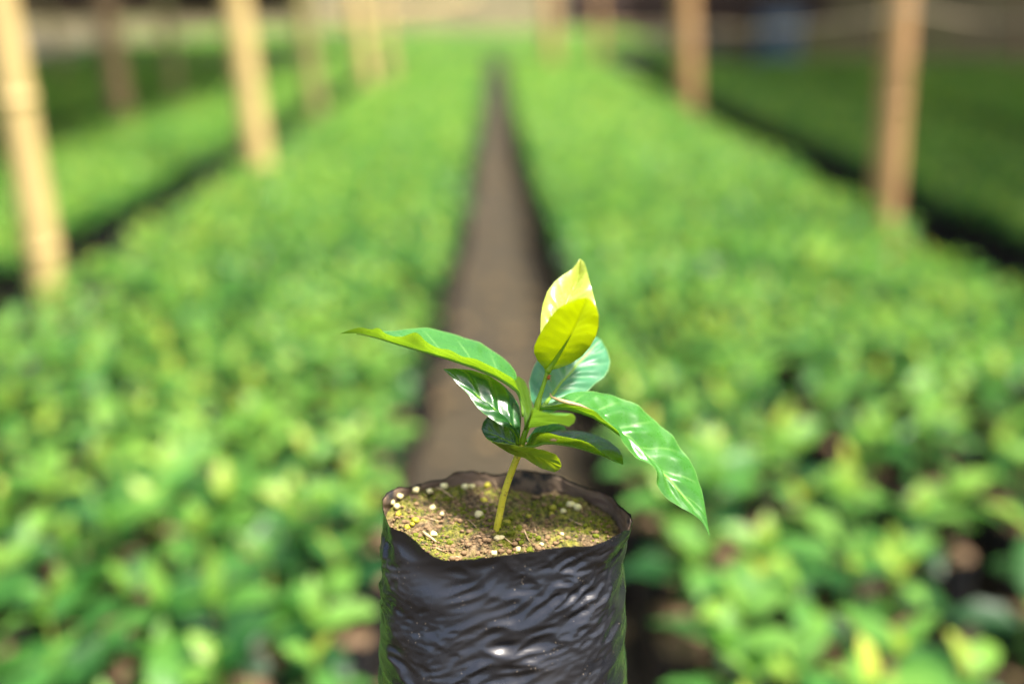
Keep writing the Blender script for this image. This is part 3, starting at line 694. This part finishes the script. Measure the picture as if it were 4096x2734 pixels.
# upper left long leaf, seen edge on
subject_leaf([(2096, 1662, 0.0), (2088, 1600, .2), (2074, 1562, .6), (2069, 1515, 1.3), (2063, 1487, 1.9), (2040, 1455, 2.3), (2000, 1420, 2.6), (1955, 1393, 2.8), (1920, 1368, 2.8), (1860, 1352, 2.8), (1810, 1334, 2.7), (1760, 1322, 2.6), (1710, 1309, 2.4), (1640, 1314, 2.0), (1570, 1324, 1.5), (1500, 1322, .9), (1440, 1316, .5), (1362, 1333, 0)],
             [(2098, 1665, 0.0), (2090, 1605, .1), (2075, 1563, .2), (2030, 1530, .3), (1980, 1500, .4), (1900, 1467, .5), (1800, 1434, .5), (1700, 1405, .4), (1600, 1376, .3), (1500, 1346, .15), (1440, 1332, .05), (1362, 1334, 0)],
             [(2100, 1665, -.1), (2090, 1606, 0), (2074, 1558, -.1), (2060, 1519, -.3), (2040, 1505, -.4), (1990, 1476, -.5), (1905, 1434, -.6), (1850, 1426, -.6), (1800, 1398, -.7), (1760, 1394, -.6), (1730, 1382, -.6), (1700, 1362, -.6), (1680, 1338, -.6), (1662, 1327, -.6), (1640, 1334, -.5), (1610, 1347, -.4), (1575, 1346, -.4), (1540, 1333, -.4), (1515, 1308, -.4), (1485, 1318, -.2), (1440, 1308, -.2), (1400, 1318, -.1), (1362, 1333, 0)],
             'leaf_mid', bulge=.0004, pucker=.0004, nv=9, label='long wavy leaf reaching left, seen from its edge', rib=(.9, .25))
# dark glossy leaf below it
subject_leaf([(2077, 1775, .1), (2080, 1742, .1), (2083, 1715, .2), (2085, 1673, .4), (2078, 1628, .7), (2053, 1577, 1.0), (2005, 1535, 1.1), (1953, 1498, 1.0), (1891, 1480, .8), (1822, 1473, .5), (1772, 1475, .2)],
             [(2076, 1775, .0), (2074, 1745, -.1), (2063, 1722, -.2), (2046, 1704, -.2), (1994, 1656, -.1), (1953, 1618, 0), (1908, 1584, .1), (1870, 1553, .15), (1822, 1515, .2), (1772, 1475, .2)],
             [(2074, 1775, -.1), (2072, 1748, -.3), (2053, 1717, -.6), (2011, 1702, -.8), (1977, 1681, -.8), (1936, 1656, -.7), (1908, 1628, -.6), (1887, 1594, -.4), (1850, 1556, -.2), (1812, 1515, 0), (1772, 1475, .2)],
             'leaf_dark', up=(.3, -.7, .8), bulge=.0016, pucker=.0017, nv=4.5, label='dark glossy leaf pointing up to the left', rib=(1.0, .25), ribmat='stem_upper')
# long arching leaf on the right
subject_leaf([(2158, 1626, .0), (2203, 1612, .1), (2224, 1600, .4), (2266, 1577, 1.0), (2321, 1564, 1.5), (2376, 1563, 1.8), (2435, 1571, 1.9), (2489, 1594, 1.9), (2561, 1625, 1.8), (2603, 1663, 1.8), (2645, 1705, 1.7), (2691, 1743, 1.6), (2721, 1789, 1.5), (2759, 1836, 1.3), (2788, 1903, 1.0), (2809, 1966, .8), (2820, 2025, .5), (2830, 2088, .2), (2839, 2146, 0)],
             [(2158, 1628, .0), (2203, 1625, .0), (2266, 1630, .1), (2317, 1640, .2), (2376, 1662, .3), (2426, 1694, .35), (2472, 1730, .4), (2519, 1757, .4), (2561, 1798, .4), (2595, 1834, .4), (2637, 1876, .4), (2687, 1932, .3), (2729, 1979, .25), (2771, 2029, .2), (2801, 2063, .1), (2826, 2105, .05), (2839, 2147, 0)],
             [(2158, 1631, -.1), (2203, 1622, -.3), (2266, 1610, -.6), (2317, 1614, -.8), (2367, 1636, -.9), (2426, 1678, -.9), (2472, 1724, -.8), (2494, 1762, -.7), (2519, 1808, -.5), (2544, 1828, -.4), (2586, 1842, -.4), (2616, 1869, -.5), (2630, 1895, -.5), (2627, 1932, -.3), (2645, 1968, -.2), (2679, 2002, -.2), (2729, 2031, -.2), (2780, 2060, -.1), (2809, 2086, 0), (2830, 2124, 0), (2839, 2148, 0)],
             'leaf_mid', up=(.3, -.4, .8), bulge=.0012, pucker=.0021, nv=7, label='long glossy leaf arching down to the right', rib=(1.0, .25))
# lower right leaf, underside in front
subject_leaf([(2098, 1780, .2), (2115, 1768, .8), (2140, 1745, 1.4), (2203, 1722, 2.0), (2247, 1718, 2.2), (2291, 1719, 2.2), (2335, 1725, 2.1), (2393, 1742, 1.9), (2437, 1762, 1.6), (2476, 1794, 1.1), (2490, 1822, .7), (2494, 1857, .3)],
             [(2098, 1784, 0), (2129, 1782, .1), (2173, 1769, .3), (2217, 1768, .4), (2261, 1776, .5), (2305, 1786, .5), (2349, 1798, .5), (2393, 1813, .5), (2423, 1824, .4), (2460, 1842, .3), (2494, 1858, .3)],
             [(2100, 1788, -.2), (2115, 1760, -.5), (2129, 1733, -.7), (2153, 1727, -.7), (2197, 1730, -.7), (2232, 1740, -.6), (2276, 1749, -.6), (2320, 1758, -.5), (2355, 1771, -.4), (2385, 1791, -.3), (2414, 1813, -.1), (2437, 1832, .1), (2464, 1848, .2), (2494, 1858, .3)],
             'leaf_low', bulge=.0006, pucker=.0006, nv=7, label='dark lower leaf reaching right with dusty yellow green underside', rib=(.8, .2))
# round seed leaf, dark inner face at left
subject_leaf([(2078, 1776, .2), (2062, 1722, 1.0), (2022, 1676, 1.6), (1975, 1656, 1.6), (1948, 1668, 1.3), (1932, 1688, .9), (1926, 1712, .5)],
             [(2080, 1782, .1), (2040, 1768, .4), (2000, 1750, .5), (1960, 1733, .5), (1940, 1722, .5), (1926, 1714, .5)],
             [(2080, 1786, -.3), (2041, 1777, -1.0), (1997, 1769, -1.2), (1968, 1764, -1.0), (1945, 1750, -.6), (1932, 1732, -.1), (1926, 1716, .4)],
             'leaf_dark', up=(.2, -.4, 1), bulge=-.0015, pucker=.0008, nv=5, label='round dark seed leaf cupped at left of the stem', rib=(.9, .3), ribmat='stem_upper')
# seed leaf underside, dusty
subject_leaf([(1966, 1764, -1.02), (1997, 1770, -1.22), (2041, 1778, -1.3), (2085, 1787, -1.4), (2144, 1792, -1.5), (2188, 1803, -1.5), (2223, 1816, -1.4), (2238, 1836, -1.2), (2246, 1858, -1.0)],
             [(1966, 1765, -1.0), (1997, 1778, -.9), (2041, 1795, -.7), (2085, 1806, -.6), (2144, 1822, -.7), (2188, 1838, -.8), (2215, 1848, -.9), (2235, 1857, -.95), (2246, 1862, -1.0)],
             [(1966, 1766, -.98), (1997, 1787, -.6), (2038, 1812, -.2), (2068, 1825, 0), (2100, 1832, 0), (2129, 1851, -.1), (2165, 1872, -.3), (2217, 1888, -.6), (2238, 1878, -.8), (2246, 1864, -.95)],
             'cotyledon', up=(0, .2, 1), bulge=.0012, pucker=.0007, nv=6, label='round yellow green seed leaf with soil on its underside', rib=None)
# pale leaf behind
subject_leaf([(2108, 1755, .6), (2140, 1712, 1.4), (2180, 1693, 2.0), (2225, 1690, 2.5), (2255, 1702, 2.8), (2272, 1726, 3.0)],
             [(2108, 1760, .6), (2150, 1738, 1.4), (2200, 1722, 2.1), (2240, 1718, 2.7), (2272, 1728, 3.0)],
             [(2108, 1766, .4), (2150, 1765, .9), (2200, 1760, 1.6), (2245, 1748, 2.4), (2272, 1730, 3.0)],
             'leaf_back', bulge=.0008, pucker=.0006, nv=6, label='pale leaf showing behind the stem at right', rib=(.7, .2))
# big leaf behind, leaning back to the right
subject_leaf([(2148, 1650, .2), (2123, 1598, 1.0), (2115, 1527, 2.0), (2129, 1478, 2.6), (2147, 1443, 3.0), (2190, 1390, 3.5), (2260, 1352, 3.9), (2330, 1340, 4.2), (2375, 1343, 4.3), (2402, 1356, 4.4)],
             [(2152, 1652, .2), (2203, 1586, 1.1), (2247, 1527, 1.9), (2291, 1483, 2.6), (2304, 1461, 2.9), (2347, 1418, 3.5), (2380, 1380, 4.1), (2403, 1357, 4.4)],
             [(2156, 1656, .2), (2200, 1653, .5), (2241, 1635, .9), (2300, 1600, 1.4), (2355, 1560, 2.0), (2383, 1532, 2.4), (2415, 1511, 2.8), (2433, 1482, 3.2), (2442, 1443, 3.7), (2429, 1404, 4.1), (2408, 1366, 4.4)],
             'leaf_back', up=(0, -.7, .8), bulge=.0016, pucker=.0014, nv=6, label='broad pale green leaf behind the shoot, leaning right', rib=(1.1, .3))
# blurred leaf pointing at the viewer
subject_leaf([(2098, 1702, 0), (2094, 1640, -.4), (2080, 1575, -1.0), (2058, 1522, -1.8), (2072, 1503, -2.4), (2098, 1522, -2.8), (2116, 1560, -3.1), (2128, 1622, -3.4)],
             [(2106, 1708, 0), (2112, 1690, -.9), (2120, 1668, -1.8), (2126, 1650, -2.6), (2130, 1638, -3.1), (2130, 1628, -3.4)],
             [(2112, 1712, 0), (2150, 1706, -.4), (2215, 1693, -1.0), (2262, 1694, -1.5), (2274, 1706, -1.9), (2297, 1690, -2.2), (2303, 1668, -2.5), (2290, 1654, -2.8), (2262, 1661, -3.0), (2217, 1658, -3.2), (2170, 1647, -3.3), (2132, 1632, -3.4)],
             'leaf_lime', up=(0, -.2, 1), bulge=.0005, pucker=.0004, nv=7, label='curled leaf pointing at the viewer, blurred before the stem', rib=(.9, .3))
# upright tip leaf at the back, glossy upper face
subject_leaf([(2190, 1478, .1), (2172, 1420, .5), (2164, 1357, 1.0), (2162, 1321, 1.2), (2164, 1264, 1.5), (2172, 1214, 1.8), (2190, 1164, 2.0), (2219, 1125, 2.2), (2251, 1100, 2.3), (2290, 1075, 2.5), (2308, 1052, 2.6), (2318, 1036, 2.7)],
             [(2192, 1480, .0), (2212, 1390, .9), (2242, 1290, 1.6), (2269, 1200, 2.2), (2297, 1146, 2.5), (2316, 1096, 2.7), (2320, 1036, 2.7)],
             [(2195, 1480, .0), (2290, 1440, .3), (2360, 1370, .8), (2386, 1290, 1.3), (2384, 1229, 1.6), (2376, 1186, 1.8), (2361, 1132, 2.1), (2347, 1079, 2.4), (2335, 1046, 2.6), (2322, 1035, 2.7)],
             'leaf_tip', up=(0, -.8, .5), bulge=.0016, pucker=.0013, nv=8, label='upright yellow green tip leaf, glossy and half hidden', rib=(.7, .2))
# tip leaf in front, glowing
subject_leaf([(2183, 1484, 0.0), (2176, 1471, -0.14), (2151, 1443, -0.27), (2136, 1411, -0.54), (2136, 1386, -0.81), (2151, 1350, -1.22), (2172, 1314, -1.62), (2197, 1271, -2.03), (2233, 1232, -2.43), (2269, 1211, -2.84), (2311, 1193, -3.24), (2347, 1188, -3.51)],
             [(2189, 1486, 0.0), (2215, 1448, -0.14), (2247, 1398, -0.54), (2283, 1339, -1.22), (2310, 1285, -2.03), (2332, 1230, -2.84), (2348, 1190, -3.51)],
             [(2196, 1486, 0.0), (2208, 1479, -0.14), (2240, 1471, -0.14), (2283, 1454, -0.27), (2326, 1425, -0.54), (2361, 1386, -0.81), (2383, 1346, -1.22), (2394, 1307, -1.76), (2396, 1264, -2.16), (2387, 1229, -2.7), (2368, 1201, -3.24), (2350, 1190, -3.51)],
             'leaf_young', up=(0, .6, 1), bulge=.0010, pucker=.0001, nv=10, label='glowing yellow tip leaf at the top in front', rib=(1.35, .02), ribmat='stem_upper', rib_end=.5)
# dry sliver on the right leaf, scale insect spot
P = [loc(at(x, y, D0 + d * .01)) for x, y, d in [(2200, 1572, -.5), (2206, 1588, -.7), (2240, 1600, -.85), (2275, 1610, -.95), (2320, 1620, -1.0), (2360, 1636, -1.05)]]
link('dry_sliver', mesh('dry_sliver', *tube(P, [.0002, .0005, .0009, .0009, .0006, .0001], 6)), MAT['dry'], pot)
link('brown_spot', mesh('brown_spot', *ico(loc(at(2214, 1758, D0 - .0035)), .0012, 4, (1.3, .5, .6), 2)), MAT['dry'], pot)
# -- tiny insect on the shoot
ic = at(2194, 1510, .4255); ins = empty('insect', ic); tag(ins, 'tiny orange brown insect clinging to the shoot below the yellow leaf', 'insect')
link('body', mesh('body', *join([ico((0, 0, 0), .00085, 1, (.8, .7, 1.1), 2), ico((.0003, -.0002, .0010), .0005, 2, (1, 1, 1), 2)])), MAT['insect'], ins)
for k in range(6):
    s = -1 if k % 2 else 1; z = (k // 2 - 1) * .0006
    link('leg', mesh('leg', *tube([(0, 0, z), (s * .0008, -.0007, z * 1.6), (s * .0014, -.0002, z * 2.2 - .0003)], .00008, 5)), MAT['insect'], ins)
